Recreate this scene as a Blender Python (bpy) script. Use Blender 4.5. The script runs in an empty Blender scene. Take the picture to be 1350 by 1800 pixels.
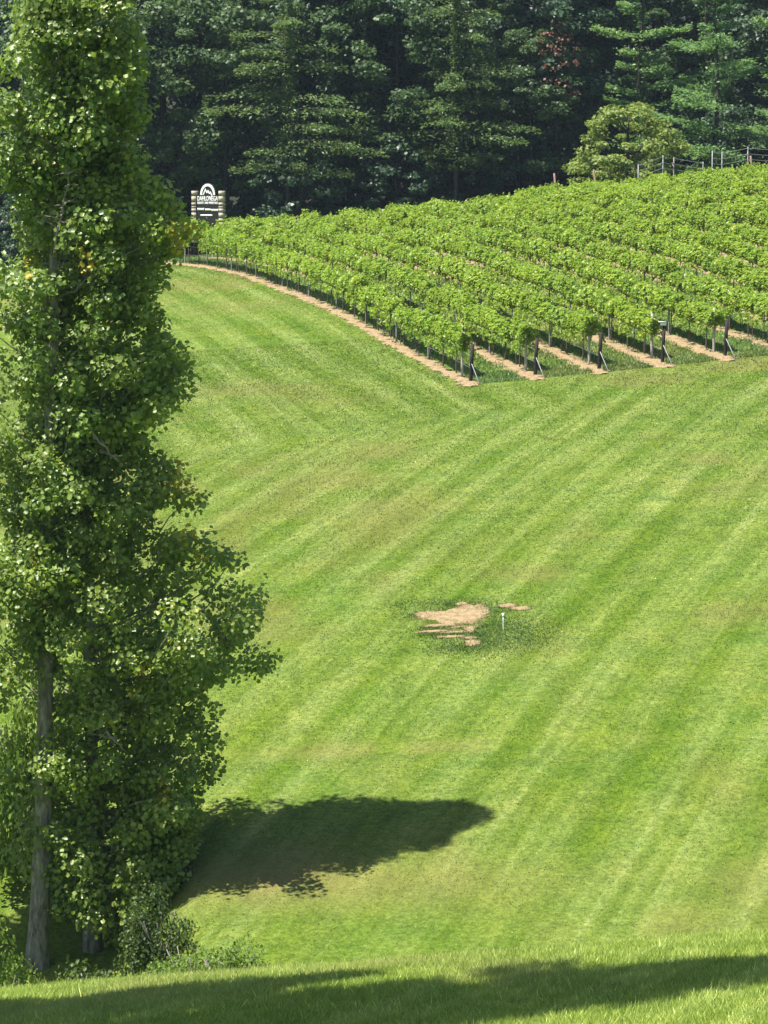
import bpy, math, random
import numpy as np
from mathutils import Vector

# ------------------------------------------------------------------ camera, world, sun, exposure
scene = bpy.context.scene
COL = scene.collection
ZC = 18.0                       # eye height of the photographer above the creek bottom
FPX = 5200.0                    # focal length in pixels of the 1350 x 1800 photograph
HORIZON = 332.0                 # image row of the horizon in the photograph
PITCH = math.atan((900.0 - HORIZON) / FPX)
cd = bpy.data.cameras.new("camera")
cam = bpy.data.objects.new("camera", cd)
COL.objects.link(cam)
cam.location = (0, 0, ZC)
cam.rotation_euler = (math.pi / 2 - PITCH, 0, 0)
cd.sensor_fit = 'VERTICAL'
cd.sensor_height = 36.0
cd.sensor_width = 27.0
cd.lens = 36.0 * FPX / 1800.0
cd.clip_start = 0.5
cd.clip_end = 3000
scene.camera = cam
scene.render.resolution_x, scene.render.resolution_y = 768, 1024

SUN_EL = math.radians(66.0)
SH_AZ = math.radians(14)      # shadows run towards +X, turned this much towards +Y
sd = Vector((math.cos(SH_AZ) * math.cos(SUN_EL), math.sin(SH_AZ) * math.cos(SUN_EL), -math.sin(SUN_EL)))
TO_SUN = -np.array(sd)
world = bpy.data.worlds.new("World")
scene.world = world
world.use_nodes = True
wn = world.node_tree.nodes
bg = wn["Background"]
sky = wn.new("ShaderNodeTexSky")
sky.sky_type = 'NISHITA'
sky.sun_disc = False
sky.sun_elevation = SUN_EL
sky.sun_rotation = math.atan2(TO_SUN[0], TO_SUN[1])
world.node_tree.links.new(sky.outputs[0], bg.inputs[0])
bg.inputs[1].default_value = 0.07
sl = bpy.data.lights.new("sun", 'SUN')
sl.energy = 5.0
sl.angle = math.radians(0.5)
sl.color = (1.0, 0.95, 0.86)
so = bpy.data.objects.new("sun", sl)
so.rotation_euler = sd.to_track_quat('-Z', 'Y').to_euler()
so.location = (-40, -10, 80)
COL.objects.link(so)
scene.view_settings.view_transform = 'Standard'
scene.view_settings.look = 'None'
scene.view_settings.exposure = 1.2
scene.view_settings.gamma = 1.0
scene.render.engine = 'CYCLES'
scene.cycles.max_bounces = 6
scene.cycles.diffuse_bounces = 3
scene.cycles.transmission_bounces = 3
scene.cycles.glossy_bounces = 2
scene.cycles.transparent_max_bounces = 4
scene.cycles.use_denoising = True
scene.cycles.denoiser = 'OPENIMAGEDENOISE'
scene.cycles.denoising_input_passes = 'RGB_ALBEDO_NORMAL'

rng = np.random.default_rng(7)

# ------------------------------------------------------------------ helpers
def tag(o, label=None, cat=None, group=None, kind=None):
    if label: o["label"] = label
    if cat: o["category"] = cat
    if group: o["group"] = group
    if kind: o["kind"] = kind
    return o

def mesh_data(name, V, F, attrs=None, smooth=False):
    """F: (n,k) index array or list of such arrays"""
    V = np.asarray(V, dtype=np.float32)
    if not isinstance(F, list): F = [F]
    F = [np.asarray(f, dtype=np.int32) for f in F if len(f)]
    m = bpy.data.meshes.new(name)
    m.vertices.add(len(V)); m.vertices.foreach_set("co", V.ravel())
    loops = np.concatenate([f.ravel() for f in F])
    tot = np.concatenate([np.full(len(f), f.shape[1], np.int32) for f in F])
    st = np.concatenate([[0], np.cumsum(tot)[:-1]]).astype(np.int32)
    m.loops.add(len(loops)); m.loops.foreach_set("vertex_index", loops)
    m.polygons.add(len(tot)); m.polygons.foreach_set("loop_start", st); m.polygons.foreach_set("loop_total", tot)
    if smooth: m.polygons.foreach_set("use_smooth", np.ones(len(tot), bool))
    if attrs:
        for k, a in attrs.items():
            at = m.attributes.new(k, 'FLOAT', 'POINT')
            at.data.foreach_set("value", np.asarray(a, np.float32))
    m.update(calc_edges=True)
    return m

def link(name, mesh, mat=None, parent=None, loc=None):
    o = bpy.data.objects.new(name, mesh)
    COL.objects.link(o)
    if mat is not None and mesh is not None and not mesh.materials: mesh.materials.append(mat)
    if parent is not None: o.parent = parent
    if loc is not None: o.location = loc
    return o

def empty(name, loc=(0, 0, 0), rz=0.0):
    o = bpy.data.objects.new(name, None)
    COL.objects.link(o)
    o.location = loc
    o.rotation_euler = (0, 0, rz)
    o.empty_display_size = 0.2
    return o

class MB:
    """collects several simple solids into one mesh"""
    def __init__(s): s.V = []; s.Q = []; s.T = []; s.n = 0
    def add(s, V, Q=None, T=None):
        if Q is not None and len(Q): s.Q.append(np.asarray(Q) + s.n)
        if T is not None and len(T): s.T.append(np.asarray(T) + s.n)
        s.V.append(np.asarray(V, float)); s.n += len(V)
    def box(s, c, d, rz=0.0):
        x, y, z = np.array(d) / 2
        V = np.array([[-x,-y,-z],[x,-y,-z],[x,y,-z],[-x,y,-z],[-x,-y,z],[x,-y,z],[x,y,z],[-x,y,z]])
        cs, sn = math.cos(rz), math.sin(rz)
        V = V @ np.array([[cs, sn, 0], [-sn, cs, 0], [0, 0, 1]]) + np.array(c)
        s.add(V, [[0,3,2,1],[4,5,6,7],[0,1,5,4],[1,2,6,5],[2,3,7,6],[3,0,4,7]])
    def tube(s, P, R, n=6, cap=True):
        V, Q = tube(P, R, n)
        s.add(V, Q)
        if cap:
            k = len(P)
            top = [(k - 1) * n + i + s.n - len(V) for i in range(n)]
            for i in range(1, n - 1): s.T.append(np.array([[top[0], top[i], top[i + 1]]]))
    def data(s, name, smooth=False):
        F = []
        if s.Q: F.append(np.concatenate(s.Q))
        if s.T: F.append(np.concatenate(s.T))
        return mesh_data(name, np.concatenate(s.V), F, smooth=smooth)

def tube(P, R, n=6, twist=0.0, ripple=0.0, seed=0):
    P = np.asarray(P, float); R = np.asarray(R, float)
    k = len(P)
    T = np.gradient(P, axis=0); T /= np.linalg.norm(T, axis=1)[:, None] + 1e-9
    ref = np.where(np.abs(T[:, 2:3]) > 0.9, np.array([[1.0, 0, 0]]), np.array([[0, 0, 1.0]]))
    A = np.cross(T, ref); A /= np.linalg.norm(A, axis=1)[:, None] + 1e-9
    B = np.cross(T, A)
    ang = np.arange(n) / n * 2 * math.pi
    rr = R[:, None] * np.ones(n)[None]
    if ripple:
        r2 = np.random.default_rng(seed)
        rr = rr * (1 + ripple * r2.uniform(-1, 1, (k, n)))
    V = P[:, None] + rr[..., None] * (np.cos(ang)[None, :, None] * A[:, None] + np.sin(ang)[None, :, None] * B[:, None])
    V = V.reshape(-1, 3)
    i = np.arange(k - 1)[:, None] * n; j = np.arange(n)[None]; j2 = (j + 1) % n
    Q = np.stack([i + j, i + j2, i + n + j2, i + n + j], -1).reshape(-1, 4)
    return V, Q

def hash2(ix, iy, seed):
    h = (ix.astype(np.int64) * 374761393 + iy.astype(np.int64) * 668265263 + seed * 982451653) & 0x7fffffff
    h = ((h ^ (h >> 13)) * 1274126177) & 0x7fffffff
    h = h ^ (h >> 16)
    return (h & 0xffff) / 65535.0

def vnoise(x, y, seed=0):
    x = np.asarray(x, float); y = np.asarray(y, float)
    ix = np.floor(x); iy = np.floor(y)
    fx = x - ix; fy = y - iy
    fx = fx * fx * (3 - 2 * fx); fy = fy * fy * (3 - 2 * fy)
    a = hash2(ix, iy, seed); b = hash2(ix + 1, iy, seed); c = hash2(ix, iy + 1, seed); d = hash2(ix + 1, iy + 1, seed)
    return (a * (1 - fx) + b * fx) * (1 - fy) + (c * (1 - fx) + d * fx) * fy

def sstep(a, b, x):
    t = np.clip((np.asarray(x, float) - a) / (b - a), 0, 1)
    return t * t * (3 - 2 * t)

# ------------------------------------------------------------------ terrain (heights relative to the eye, + ZC)
PY = np.array([-80, 40, 52, 56, 60, 64, 72, 80, 90, 100, 110, 120, 131.6, 143, 155, 166, 176, 190, 205, 225, 245, 300, 400, 700.0])
PZ = np.array([-19.0, -18.6, -18.15, -17.75, -17.1, -16.3, -14.62, -13.1, -11.42, -10.0, -8.85, -7.9, -6.95, -5.75, -4.72, -3.87, -3.35, -3.1, -3.3, -3.2, -1.5, 6, 18, 40])
def _pchip_slopes(x, y):
    h = np.diff(x); d = np.diff(y) / h
    m = np.zeros_like(y)
    for i in range(1, len(x) - 1):
        if d[i - 1] * d[i] > 0:
            w1 = 2 * h[i] + h[i - 1]; w2 = h[i] + 2 * h[i - 1]
            m[i] = (w1 + w2) / (w1 / d[i - 1] + w2 / d[i])
    m[0] = d[0]; m[-1] = d[-1]
    return m
PM = _pchip_slopes(PY, PZ)
def pchip(x):
    x = np.clip(np.asarray(x, float), PY[0], PY[-1] - 1e-6)
    i = np.clip(np.searchsorted(PY, x, side='right') - 1, 0, len(PY) - 2)
    h = PY[i + 1] - PY[i]; t = (x - PY[i]) / h
    return ((1 + 2 * t) * (1 - t) ** 2 * PZ[i] + t * (1 - t) ** 2 * h * PM[i] + t * t * (3 - 2 * t) * PZ[i + 1] + t * t * (t - 1) * h * PM[i + 1])

def terrain(X, Y):
    X = np.asarray(X, float); Y = np.asarray(Y, float)
    xs = 45 * np.tanh(X / 45)
    g = np.interp(Y, [40, 64, 90, 120, 175, 205, 260], [.035, .035, .05, .065, .108, .108, .05])
    hill = pchip(Y) + g * xs
    hill = hill + 0.10 * (vnoise(X / 9, Y / 9, 3) - .5) * sstep(60, 75, Y) - 0.16 * np.exp(-((Y - 74.2 - 0.04 * X + .8 * (vnoise(X / 5, Y * 0, 8) - .5)) / 1.0) ** 2)
    hill = hill - 2.1 * sstep(-4.0, -6.4, X + .5 * (vnoise(Y / 2.2, X * 0, 12) - .5)) * np.exp(-((Y - 65.5) / 6.5) ** 4) * sstep(-30, -16, X)
    s = Y - 36.0
    fore = -9.76 + 0.085 * xs - 0.17 * s - 0.0135 * np.maximum(s, 0) ** 2 + 0.10 * (vnoise(X / 4, Y / 4, 5) - .5)
    return 0.5 * (fore + hill + np.sqrt((fore - hill) ** 2 + 0.5)) + ZC

def gpoint(px, py, d0=25.0, d1=260.0):
    """ground point seen at a pixel of the 1350 x 1800 photograph (first hit along the ray)"""
    c, s = math.cos(PITCH), math.sin(PITCH)
    vx, vy = (px - 675) / FPX, (900 - py) / FPX
    dirv = np.array([vx, c + vy * s, -s + vy * c])
    t = np.linspace(d0, d1, 4000)
    P = dirv[None] * t[:, None]
    dz = P[:, 2] + ZC - terrain(P[:, 0], P[:, 1])
    k = np.argmax(dz < 0)
    return np.array([P[k, 0], P[k, 1], float(terrain(P[k, 0], P[k, 1]))])

# vine row geometry: start of row k, and the shared bowed line
ROW_END = 65.0
def row_xy(k, t):
    """point of row k, t metres (along depth) from its near end"""
    u = t / 52.7
    x = 3.50 - 13.40 * u + 2.0 * np.clip(u, 0, 1.3) * (1 - np.clip(u, 0, 1.3)) + 2.63 * k
    y = 119.4 + t + 0.56 * k
    return x, y
def row_x_at(Y): return row_xy(0, np.asarray(Y, float) - 119.4)[0]

# mowing pattern: -1 .. 1, dryness 0 .. 1
def mow(X, Y):
    d = Y - 64
    w = 0.5 * (vnoise(X / 6, Y / 14, 21) - .5)
    u1 = (X - 0.36 * d - 0.0006 * d * d) * .94 + w
    s1 = np.sin(2 * math.pi * u1 / 1.7); s1 = np.sign(s1) * np.abs(s1) ** .6 * .62 + .25 * np.sin(2 * math.pi * u1 / 4.4 + .8)
    u2 = X - row_x_at(Y) + .6 * w
    s2 = np.sin(2 * math.pi * u2 / 2.3) * .8 + .3 * np.sin(2 * math.pi * u2 / .9)
    b = side_zone(X, Y)
    s = s1 * (1 - b) + s2 * b
    s = s * (0.40 + 0.9 * vnoise(X / 3.1, Y / 7.0, 22)) * sstep(52, 60, Y)
    s = s + 0.7 * (vnoise(X / 1.7, Y / 4, 23) - .5) + 0.6 * (vnoise(X / 7, Y / 9, 24) - .5) + .5 * (vnoise(X * 2.2, Y * 1.3, 25) - .5)
    return s
def side_zone(X, Y): return sstep(-1.5, 1.5, (Y - 111.5) - 0.35 * (X - 3)) * sstep(3.5, 1.0, X - row_x_at(Y)) * 1.0
def dryness(X, Y):
    a = vnoise(X / 5, Y / 7, 31) * .6 + vnoise(X / 1.6, Y / 2.2, 32) * .4
    v = sstep(.52, .85, a) * 0.35
    v = v + 0.65 * np.exp(-(((X + 2.9) / 2.2) ** 2 + ((Y - 67.0) / 1.3) ** 2)) * (0.6 + .6 * vnoise(X * 2, Y * 2, 33))
    v = v + 0.3 * np.exp(-(((X - .5) / 4.2) ** 2 + ((Y - 66.2) / 1.3) ** 2))
    v = v + 0.35 * np.exp(-(((X - .8) / 5) ** 2 + ((Y - 74.6) / .35) ** 2)) * (vnoise(X * 1.5, Y * 0, 34) > .35)
    return np.clip(v, 0, 1)

# ------------------------------------------------------------------ materials
def new_mat(name):
    m = bpy.data.materials.new(name); m.use_nodes = True
    nt = m.node_tree
    for n in list(nt.nodes): nt.nodes.remove(n)
    out = nt.nodes.new("ShaderNodeOutputMaterial")
    return m, nt, out
def N(nt, typ, **kw):
    n = nt.nodes.new(typ)
    for k, v in kw.items(): setattr(n, k, v)
    return n
def ramp(nt, fac, stops):
    r = N(nt, "ShaderNodeValToRGB")
    el = r.color_ramp.elements
    while len(el) < len(stops): el.new(0.5)
    for e, (p, c) in zip(el, stops): e.position = p; e.color = (*c, 1)
    nt.links.new(fac, r.inputs[0])
    return r.outputs[0]
def mixc(nt, fac, a, b, mode='MIX'):
    m = N(nt, "ShaderNodeMix", data_type='RGBA', blend_type=mode)
    for s, v in ((m.inputs[0], fac), (m.inputs[6], a), (m.inputs[7], b)):
        if isinstance(v, (int, float)): s.default_value = v
        elif isinstance(v, tuple): s.default_value = (*v, 1)
        else: nt.links.new(v, s)
    return m.outputs[2]
def noise(nt, scale, detail=3, coord=None, rough=.55):
    n = N(nt, "ShaderNodeTexNoise"); n.inputs["Scale"].default_value = scale
    n.inputs["Detail"].default_value = detail; n.inputs["Roughness"].default_value = rough
    if coord is not None: nt.links.new(coord, n.inputs["Vector"])
    return n.outputs["Fac"]

def leaf_mat(name, stops, transl=0.35, tcol=(0.30, 0.42, 0.05), rough=0.45, spec=0.4, patch=None, patch_scale=.6):
    m, nt, out = new_mat(name)
    geo = N(nt, "ShaderNodeNewGeometry")
    col = ramp(nt, geo.outputs["Random Per Island"], stops)
    oi = N(nt, "ShaderNodeObjectInfo")
    col = mixc(nt, 1.0, col, ramp(nt, oi.outputs["Random"], [(0, (.84, .88, .85)), (.5, (1, 1, 1)), (1, (1.16, 1.08, 1.0))]), 'MULTIPLY')
    if patch:
        tc = N(nt, "ShaderNodeTexCoord")
        nf = noise(nt, patch_scale, 2, tc.outputs["Object"])
        f = ramp(nt, nf, [(0.45, (0, 0, 0)), (0.62, (1, 1, 1))])
        col = mixc(nt, f, col, mixc(nt, 0.55, col, patch))
    b = N(nt, "ShaderNodeBsdfPrincipled")
    nt.links.new(col, b.inputs["Base Color"])
    b.inputs["Roughness"].default_value = rough
    b.inputs["Specular IOR Level"].default_value = spec
    t = N(nt, "ShaderNodeBsdfTranslucent")
    tc2 = mixc(nt, 0.5, col, tcol)
    nt.links.new(tc2, t.inputs["Color"])
    mx = N(nt, "ShaderNodeMixShader"); mx.inputs[0].default_value = transl
    nt.links.new(b.outputs[0], mx.inputs[1]); nt.links.new(t.outputs[0], mx.inputs[2])
    nt.links.new(mx.outputs[0], out.inputs[0])
    return m

def plain_mat(name, a, b, scale=6, rough=.8, bump=0.0, metallic=0.0, spec=.3, stretch=(1, 1, 1)):
    m, nt, out = new_mat(name)
    tc = N(nt, "ShaderNodeTexCoord")
    mp = N(nt, "ShaderNodeMapping"); mp.inputs["Scale"].default_value = stretch
    nt.links.new(tc.outputs["Object"], mp.inputs[0])
    f = noise(nt, scale, 5, mp.outputs[0], .65)
    col = ramp(nt, f, [(0.32, a), (0.68, b)])
    p = N(nt, "ShaderNodeBsdfPrincipled")
    nt.links.new(col, p.inputs["Base Color"])
    p.inputs["Roughness"].default_value = rough; p.inputs["Metallic"].default_value = metallic
    p.inputs["Specular IOR Level"].default_value = spec
    if bump:
        bp = N(nt, "ShaderNodeBump"); bp.inputs["Strength"].default_value = bump; bp.inputs["Distance"].default_value = .03
        nt.links.new(f, bp.inputs["Height"]); nt.links.new(bp.outputs[0], p.inputs["Normal"])
    nt.links.new(p.outputs[0], out.inputs[0])
    return m

G_DARK, G_LIGHT, G_DRY = (0.084, 0.142, 0.012), (0.158, 0.212, 0.054), (0.20, 0.16, 0.06)
def streaks(nt):
    tc = N(nt, "ShaderNodeTexCoord")
    zn = N(nt, "ShaderNodeAttribute", attribute_name="side")
    outs = []
    for ang in (math.atan(.36), -math.atan(.21)):
        mp = N(nt, "ShaderNodeMapping", vector_type='POINT')
        mp.inputs["Rotation"].default_value = (0, 0, ang)
        nt.links.new(tc.outputs["Object"], mp.inputs[0])
        m2 = N(nt, "ShaderNodeMapping"); m2.inputs["Scale"].default_value = (3.0, .05, 0)
        nt.links.new(mp.outputs[0], m2.inputs[0])
        outs.append(noise(nt, 1.0, 2, m2.outputs[0], .6))
    m = N(nt, "ShaderNodeMix", data_type='FLOAT')
    nt.links.new(zn.outputs["Fac"], m.inputs[0]); nt.links.new(outs[0], m.inputs[2]); nt.links.new(outs[1], m.inputs[3])
    st = ramp(nt, m.outputs[0], [(0.32, (.82, .87, .74)), (.5, (1.0, 1.0, 1.0)), (0.68, (1.24, 1.17, 1.55))])
    m1 = ramp(nt, noise(nt, 1.1, 3, tc.outputs["Object"], .6), [(0.35, (.84, .88, .82)), (.5, (1.0, 1.0, 1.0)), (.66, (1.15, 1.08, 1.06))])
    m2 = ramp(nt, noise(nt, 4.5, 3, tc.outputs["Object"], .7), [(0.35, (.80, .84, .74)), (.5, (1.0, 1.0, 1.0)), (.68, (1.18, 1.14, 1.2))])
    return mixc(nt, 1.0, mixc(nt, 1.0, st, m1, 'MULTIPLY'), m2, 'MULTIPLY')

def grass_ground_mat():
    m, nt, out = new_mat("mown_grass_ground")
    tc = N(nt, "ShaderNodeTexCoord")
    at = N(nt, "ShaderNodeAttribute", attribute_name="stripe")
    dr = N(nt, "ShaderNodeAttribute", attribute_name="dry")
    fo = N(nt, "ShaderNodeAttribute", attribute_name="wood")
    mr = N(nt, "ShaderNodeMapRange"); mr.inputs[1].default_value = -1; mr.inputs[2].default_value = 1
    nt.links.new(at.outputs["Fac"], mr.inputs[0])
    c = mixc(nt, mr.outputs[0], G_DARK, G_LIGHT)
    c = mixc(nt, 1.0, c, streaks(nt), 'MULTIPLY')
    fine = noise(nt, 9, 6, tc.outputs["Object"], .75)
    c = mixc(nt, 1.0, c, ramp(nt, fine, [(0.3, (.62, .66, .55)), (0.7, (1.3, 1.25, 1.15))]), 'MULTIPLY')
    big = noise(nt, .35, 3, tc.outputs["Object"])
    c = mixc(nt, 1.0, c, ramp(nt, big, [(0.3, (.85, .95, .8)), (0.7, (1.12, 1.05, 1.0))]), 'MULTIPLY')
    c = mixc(nt, dr.outputs["Fac"], c, G_DRY)
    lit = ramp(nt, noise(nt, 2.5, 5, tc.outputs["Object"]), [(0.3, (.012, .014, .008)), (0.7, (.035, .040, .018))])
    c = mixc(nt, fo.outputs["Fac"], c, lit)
    p = N(nt, "ShaderNodeBsdfPrincipled"); nt.links.new(c, p.inputs["Base Color"])
    p.inputs["Roughness"].default_value = .9; p.inputs["Specular IOR Level"].default_value = .1
    bp = N(nt, "ShaderNodeBump"); bp.inputs["Strength"].default_value = .9; bp.inputs["Distance"].default_value = .06
    nt.links.new(fine, bp.inputs["Height"]); nt.links.new(bp.outputs[0], p.inputs["Normal"])
    nt.links.new(p.outputs[0], out.inputs[0])
    return m

def grass_blade_mat(name, dark, light, dry, transl=.35):
    m, nt, out = new_mat(name)
    at = N(nt, "ShaderNodeAttribute", attribute_name="stripe")
    dr = N(nt, "ShaderNodeAttribute", attribute_name="dry")
    geo = N(nt, "ShaderNodeNewGeometry")
    mr = N(nt, "ShaderNodeMapRange"); mr.inputs[1].default_value = -1; mr.inputs[2].default_value = 1
    nt.links.new(at.outputs["Fac"], mr.inputs[0])
    c = mixc(nt, mr.outputs[0], dark, light)
    c = mixc(nt, 1.0, c, streaks(nt), 'MULTIPLY')
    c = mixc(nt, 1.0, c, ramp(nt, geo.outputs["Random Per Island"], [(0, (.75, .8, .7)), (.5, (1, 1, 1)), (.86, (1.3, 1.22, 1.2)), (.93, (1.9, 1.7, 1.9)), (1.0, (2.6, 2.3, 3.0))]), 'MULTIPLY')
    c = mixc(nt, dr.outputs["Fac"], c, dry)
    b = N(nt, "ShaderNodeBsdfPrincipled"); nt.links.new(c, b.inputs["Base Color"])
    b.inputs["Roughness"].default_value = .5; b.inputs["Specular IOR Level"].default_value = .3
    t = N(nt, "ShaderNodeBsdfTranslucent"); nt.links.new(c, t.inputs["Color"])
    mx = N(nt, "ShaderNodeMixShader"); mx.inputs[0].default_value = transl
    nt.links.new(b.outputs[0], mx.inputs[1]); nt.links.new(t.outputs[0], mx.inputs[2])
    nt.links.new(mx.outputs[0], out.inputs[0])
    return m

M = {}
M['ground'] = grass_ground_mat()
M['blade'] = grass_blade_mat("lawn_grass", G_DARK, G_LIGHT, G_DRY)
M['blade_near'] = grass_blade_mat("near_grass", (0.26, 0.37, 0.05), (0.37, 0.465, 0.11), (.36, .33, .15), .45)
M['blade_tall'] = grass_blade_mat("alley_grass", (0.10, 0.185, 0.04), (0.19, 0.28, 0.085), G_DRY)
M['soil'] = plain_mat("red_clay_soil", (0.165, 0.118, 0.060), (0.31, 0.232, 0.128), 5, .95, .8)
M['clod'] = plain_mat("clay_clod", (0.15, 0.10, 0.055), (0.36, 0.26, 0.155), 9, .95, .4)
M['tulip'] = leaf_mat("tulip_leaf", [(0, (.08, .14, .026)), (.5, (.165, .25, .042)), (.93, (.27, .345, .08)), (.985, (.31, .35, .07)), (1, (.42, .35, .05))],
                      .36, (.42, .62, .04), .40, .42, patch=(.13, .17, .035), patch_scale=.55)
M['tulip_yellow'] = leaf_mat("yellow_tulip_leaf", [(0, (.22, .24, .03)), (.5, (.48, .40, .04)), (1, (.62, .44, .04))], .4, (.7, .6, .04), .4, .4)
M['bark'] = plain_mat("grey_bark", (.06, .056, .050), (.30, .275, .24), 9, .9, 1.0, stretch=(1, 1, .3))
M['twig'] = plain_mat("bare_twig", (.16, .13, .11), (.30, .26, .22), 9, .9)
M['vine'] = leaf_mat("vine_leaf", [(0, (.095, .185, .016)), (.5, (.21, .335, .030)), (.9, (.33, .45, .06)), (.975, (.38, .40, .06)), (1, (.45, .30, .07))],
                     .48, (.42, .60, .05), .45, .4, patch=(.21, .27, .045), patch_scale=.8)
M['vinewood'] = plain_mat("vine_wood", (.07, .05, .038), (.17, .13, .10), 12, .9)
M['steel'] = plain_mat("galvanised_steel", (.20, .21, .21), (.32, .34, .34), 7, .6, 0, .2)
M['darkwood'] = plain_mat("creosoted_wood", (.010, .008, .008), (.035, .028, .025), 8, .8, .3, stretch=(1, 1, .2))
M['redwood'] = plain_mat("weathered_red_post", (.17, .10, .085), (.30, .19, .16), 8, .85, .3, stretch=(1, 1, .2))
M['palewood'] = plain_mat("pale_weathered_wood", (.32, .29, .23), (.50, .46, .38), 8, .85, .3, stretch=(1, 1, .2))
M['wire'] = plain_mat("trellis_wire", (.30, .31, .32), (.45, .46, .46), 5, .5, 0, .5)
M['white'] = plain_mat("white_plastic", (.72, .73, .72), (.82, .82, .80), 8, .5)
M['signblack'] = plain_mat("black_sign_board", (.010, .009, .010), (.022, .018, .020), 5, .6)
M['signwhite'] = plain_mat("white_sign_paint", (.74, .74, .74), (.82, .82, .82), 9, .6)
M['stone'] = plain_mat("tan_stone", (.26, .235, .18), (.43, .40, .32), 5, .9, .5)
M['gap'] = plain_mat("dark_mortar", (.02, .018, .016), (.045, .04, .035), 5, .9)
# ------------------------------------------------------------------ ground sheet
def axis(parts):
    out = []
    for a, b, st in parts: out.append(np.arange(a, b - 1e-6, st))
    out.append([parts[-1][1]])
    return np.concatenate(out)
gx = axis([(-420, -60, 24), (-60, -22, 2.0), (-22, 30, .4), (30, 64, 2.0), (64, 424, 24)])
gy = axis([(-80, 20, 10), (20, 124, .4), (124, 210, .8), (210, 260, 5), (260, 700, 40)])
GX, GY = np.meshgrid(gx, gy)
GZ = terrain(GX, GY)
nx, ny = len(gx), len(gy)
ii = np.arange(ny - 1)[:, None] * nx + np.arange(nx - 1)[None]
Q = np.stack([ii, ii + 1, ii + nx + 1, ii + nx], -1).reshape(-1, 4)
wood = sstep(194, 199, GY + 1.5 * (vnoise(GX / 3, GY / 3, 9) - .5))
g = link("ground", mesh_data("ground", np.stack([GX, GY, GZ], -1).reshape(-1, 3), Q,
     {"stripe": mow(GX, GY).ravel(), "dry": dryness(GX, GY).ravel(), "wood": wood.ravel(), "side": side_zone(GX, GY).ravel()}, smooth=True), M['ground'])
tag(g, "mown green lawn rolling down into a hollow and up to the vineyard", "lawn", kind="structure")

# ------------------------------------------------------------------ soil sheets draped over the ground
def soil_strip(name, cx, cy, hw, jitter, label, lift=.02, seed=0, across=7):
    """ragged band of bare soil along a polyline"""
    r = np.random.default_rng(seed)
    n = len(cx)
    T = np.stack([np.gradient(cx), np.gradient(cy)], -1); T /= np.linalg.norm(T, axis=1)[:, None]
    Nn = np.stack([T[:, 1], -T[:, 0]], -1)
    e = np.linspace(-1, 1, across)
    wl = hw * (1 + jitter * r.uniform(-1, 1, n)); wr = hw * (1 + jitter * r.uniform(-1, 1, n))
    wl[[0, -1]] *= .35; wr[[0, -1]] *= .35
    off = np.where(e[None] < 0, e[None] * wl[:, None], e[None] * wr[:, None])
    X = cx[:, None] + Nn[:, :1] * off; Y = cy[:, None] + Nn[:, 1:] * off
    Z = terrain(X, Y) + lift * (1 - np.abs(e[None]) ** 3) + .012 + .02 * r.uniform(0, 1, X.shape) * (np.abs(e[None]) < .95)
    i = np.arange(n - 1)[:, None] * across + np.arange(across - 1)[None]
    Q = np.stack([i, i + 1, i + across + 1, i + across], -1).reshape(-1, 4)
    o = link(name, mesh_data(name, np.stack([X, Y, Z], -1).reshape(-1, 3), Q, smooth=True), M['soil'])
    tag(o, label, "soil", kind="structure")
    return o

ORD = ["first", "second", "third", "fourth", "fifth", "sixth", "seventh", "eighth", "ninth", "tenth", "eleventh", "twelfth", "thirteenth", "fourteenth", "fifteenth", "sixteenth"]
NROWS = 16
def row_len(k): return 63.5 if k < 9 else 69.0
for k in range(NROWS):
    t = np.arange(-1.3, row_len(k) + .5, .35)
    x, y = row_xy(k, t)
    side = -.22
    lab = "bare red soil strip under the %s vine row from the open lawn" % ORD[k] if k else "bare red soil strip under the vine row bordering the open lawn"
    soil_strip("soil_strip", x + side, y, .32 if k == 0 else .40, .55, lab, seed=50 + k)

# bare patch around the white stake
def soil_patch(px, py, rx, ry, seed, rings=5, seg=26):
    c = gpoint(px, py)
    r = np.random.default_rng(seed)
    a = np.arange(seg) / seg * 2 * math.pi
    rad = 1 + .45 * (r.uniform(0, 1, seg) - .5) + .12 * np.sin(3 * a + seed)
    V = [[c[0], c[1], 0]]
    for j in range(1, rings + 1):
        f = j / rings
        for i in range(seg): V.append([c[0] + rx * f * rad[i] * math.cos(a[i]), c[1] + ry * f * rad[i] * math.sin(a[i]), f])
    V = np.array(V); f = V[:, 2].copy()
    V[:, 2] = terrain(V[:, 0], V[:, 1]) + .012 + .02 * (1 - f ** 3) + .012 * r.uniform(0, 1, len(V)) * (f < .95)
    T = [[0, 1 + i, 1 + (i + 1) % seg] for i in range(seg)]
    Q = []
    for j in range(rings - 1):
        b = 1 + j * seg
        for i in range(seg): Q.append([b + i, b + seg + i, b + seg + (i + 1) % seg, b + (i + 1) % seg])
    o = link("soil_patch", mesh_data("soil_patch", V, [np.array(Q), np.array(T)], smooth=True), M['soil'])
    tag(o, "bare tan soil patch in the lawn beside the white stake", "soil", "bare soil by the white stake", "structure")
    return c
patches = [(795, 1084, .80, .75), (832, 1078, .42, .85), (755, 1082, .45, .30), (775, 1101, .55, .10), (812, 1104, .5, .09), (764, 1111, .45, .09), (800, 1113, .4, .08),
           (826, 1107, .16, .3), (790, 1121, .38, .08), (830, 1131, .22, .28), (826, 1122, .2, .1), (812, 1063, .2, .12), (893, 1066, .25, .2), (915, 1070, .3, .15)]
PC = [soil_patch(p[0], p[1], p[2], p[3], 200 + i) for i, p in enumerate(patches)]

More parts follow.
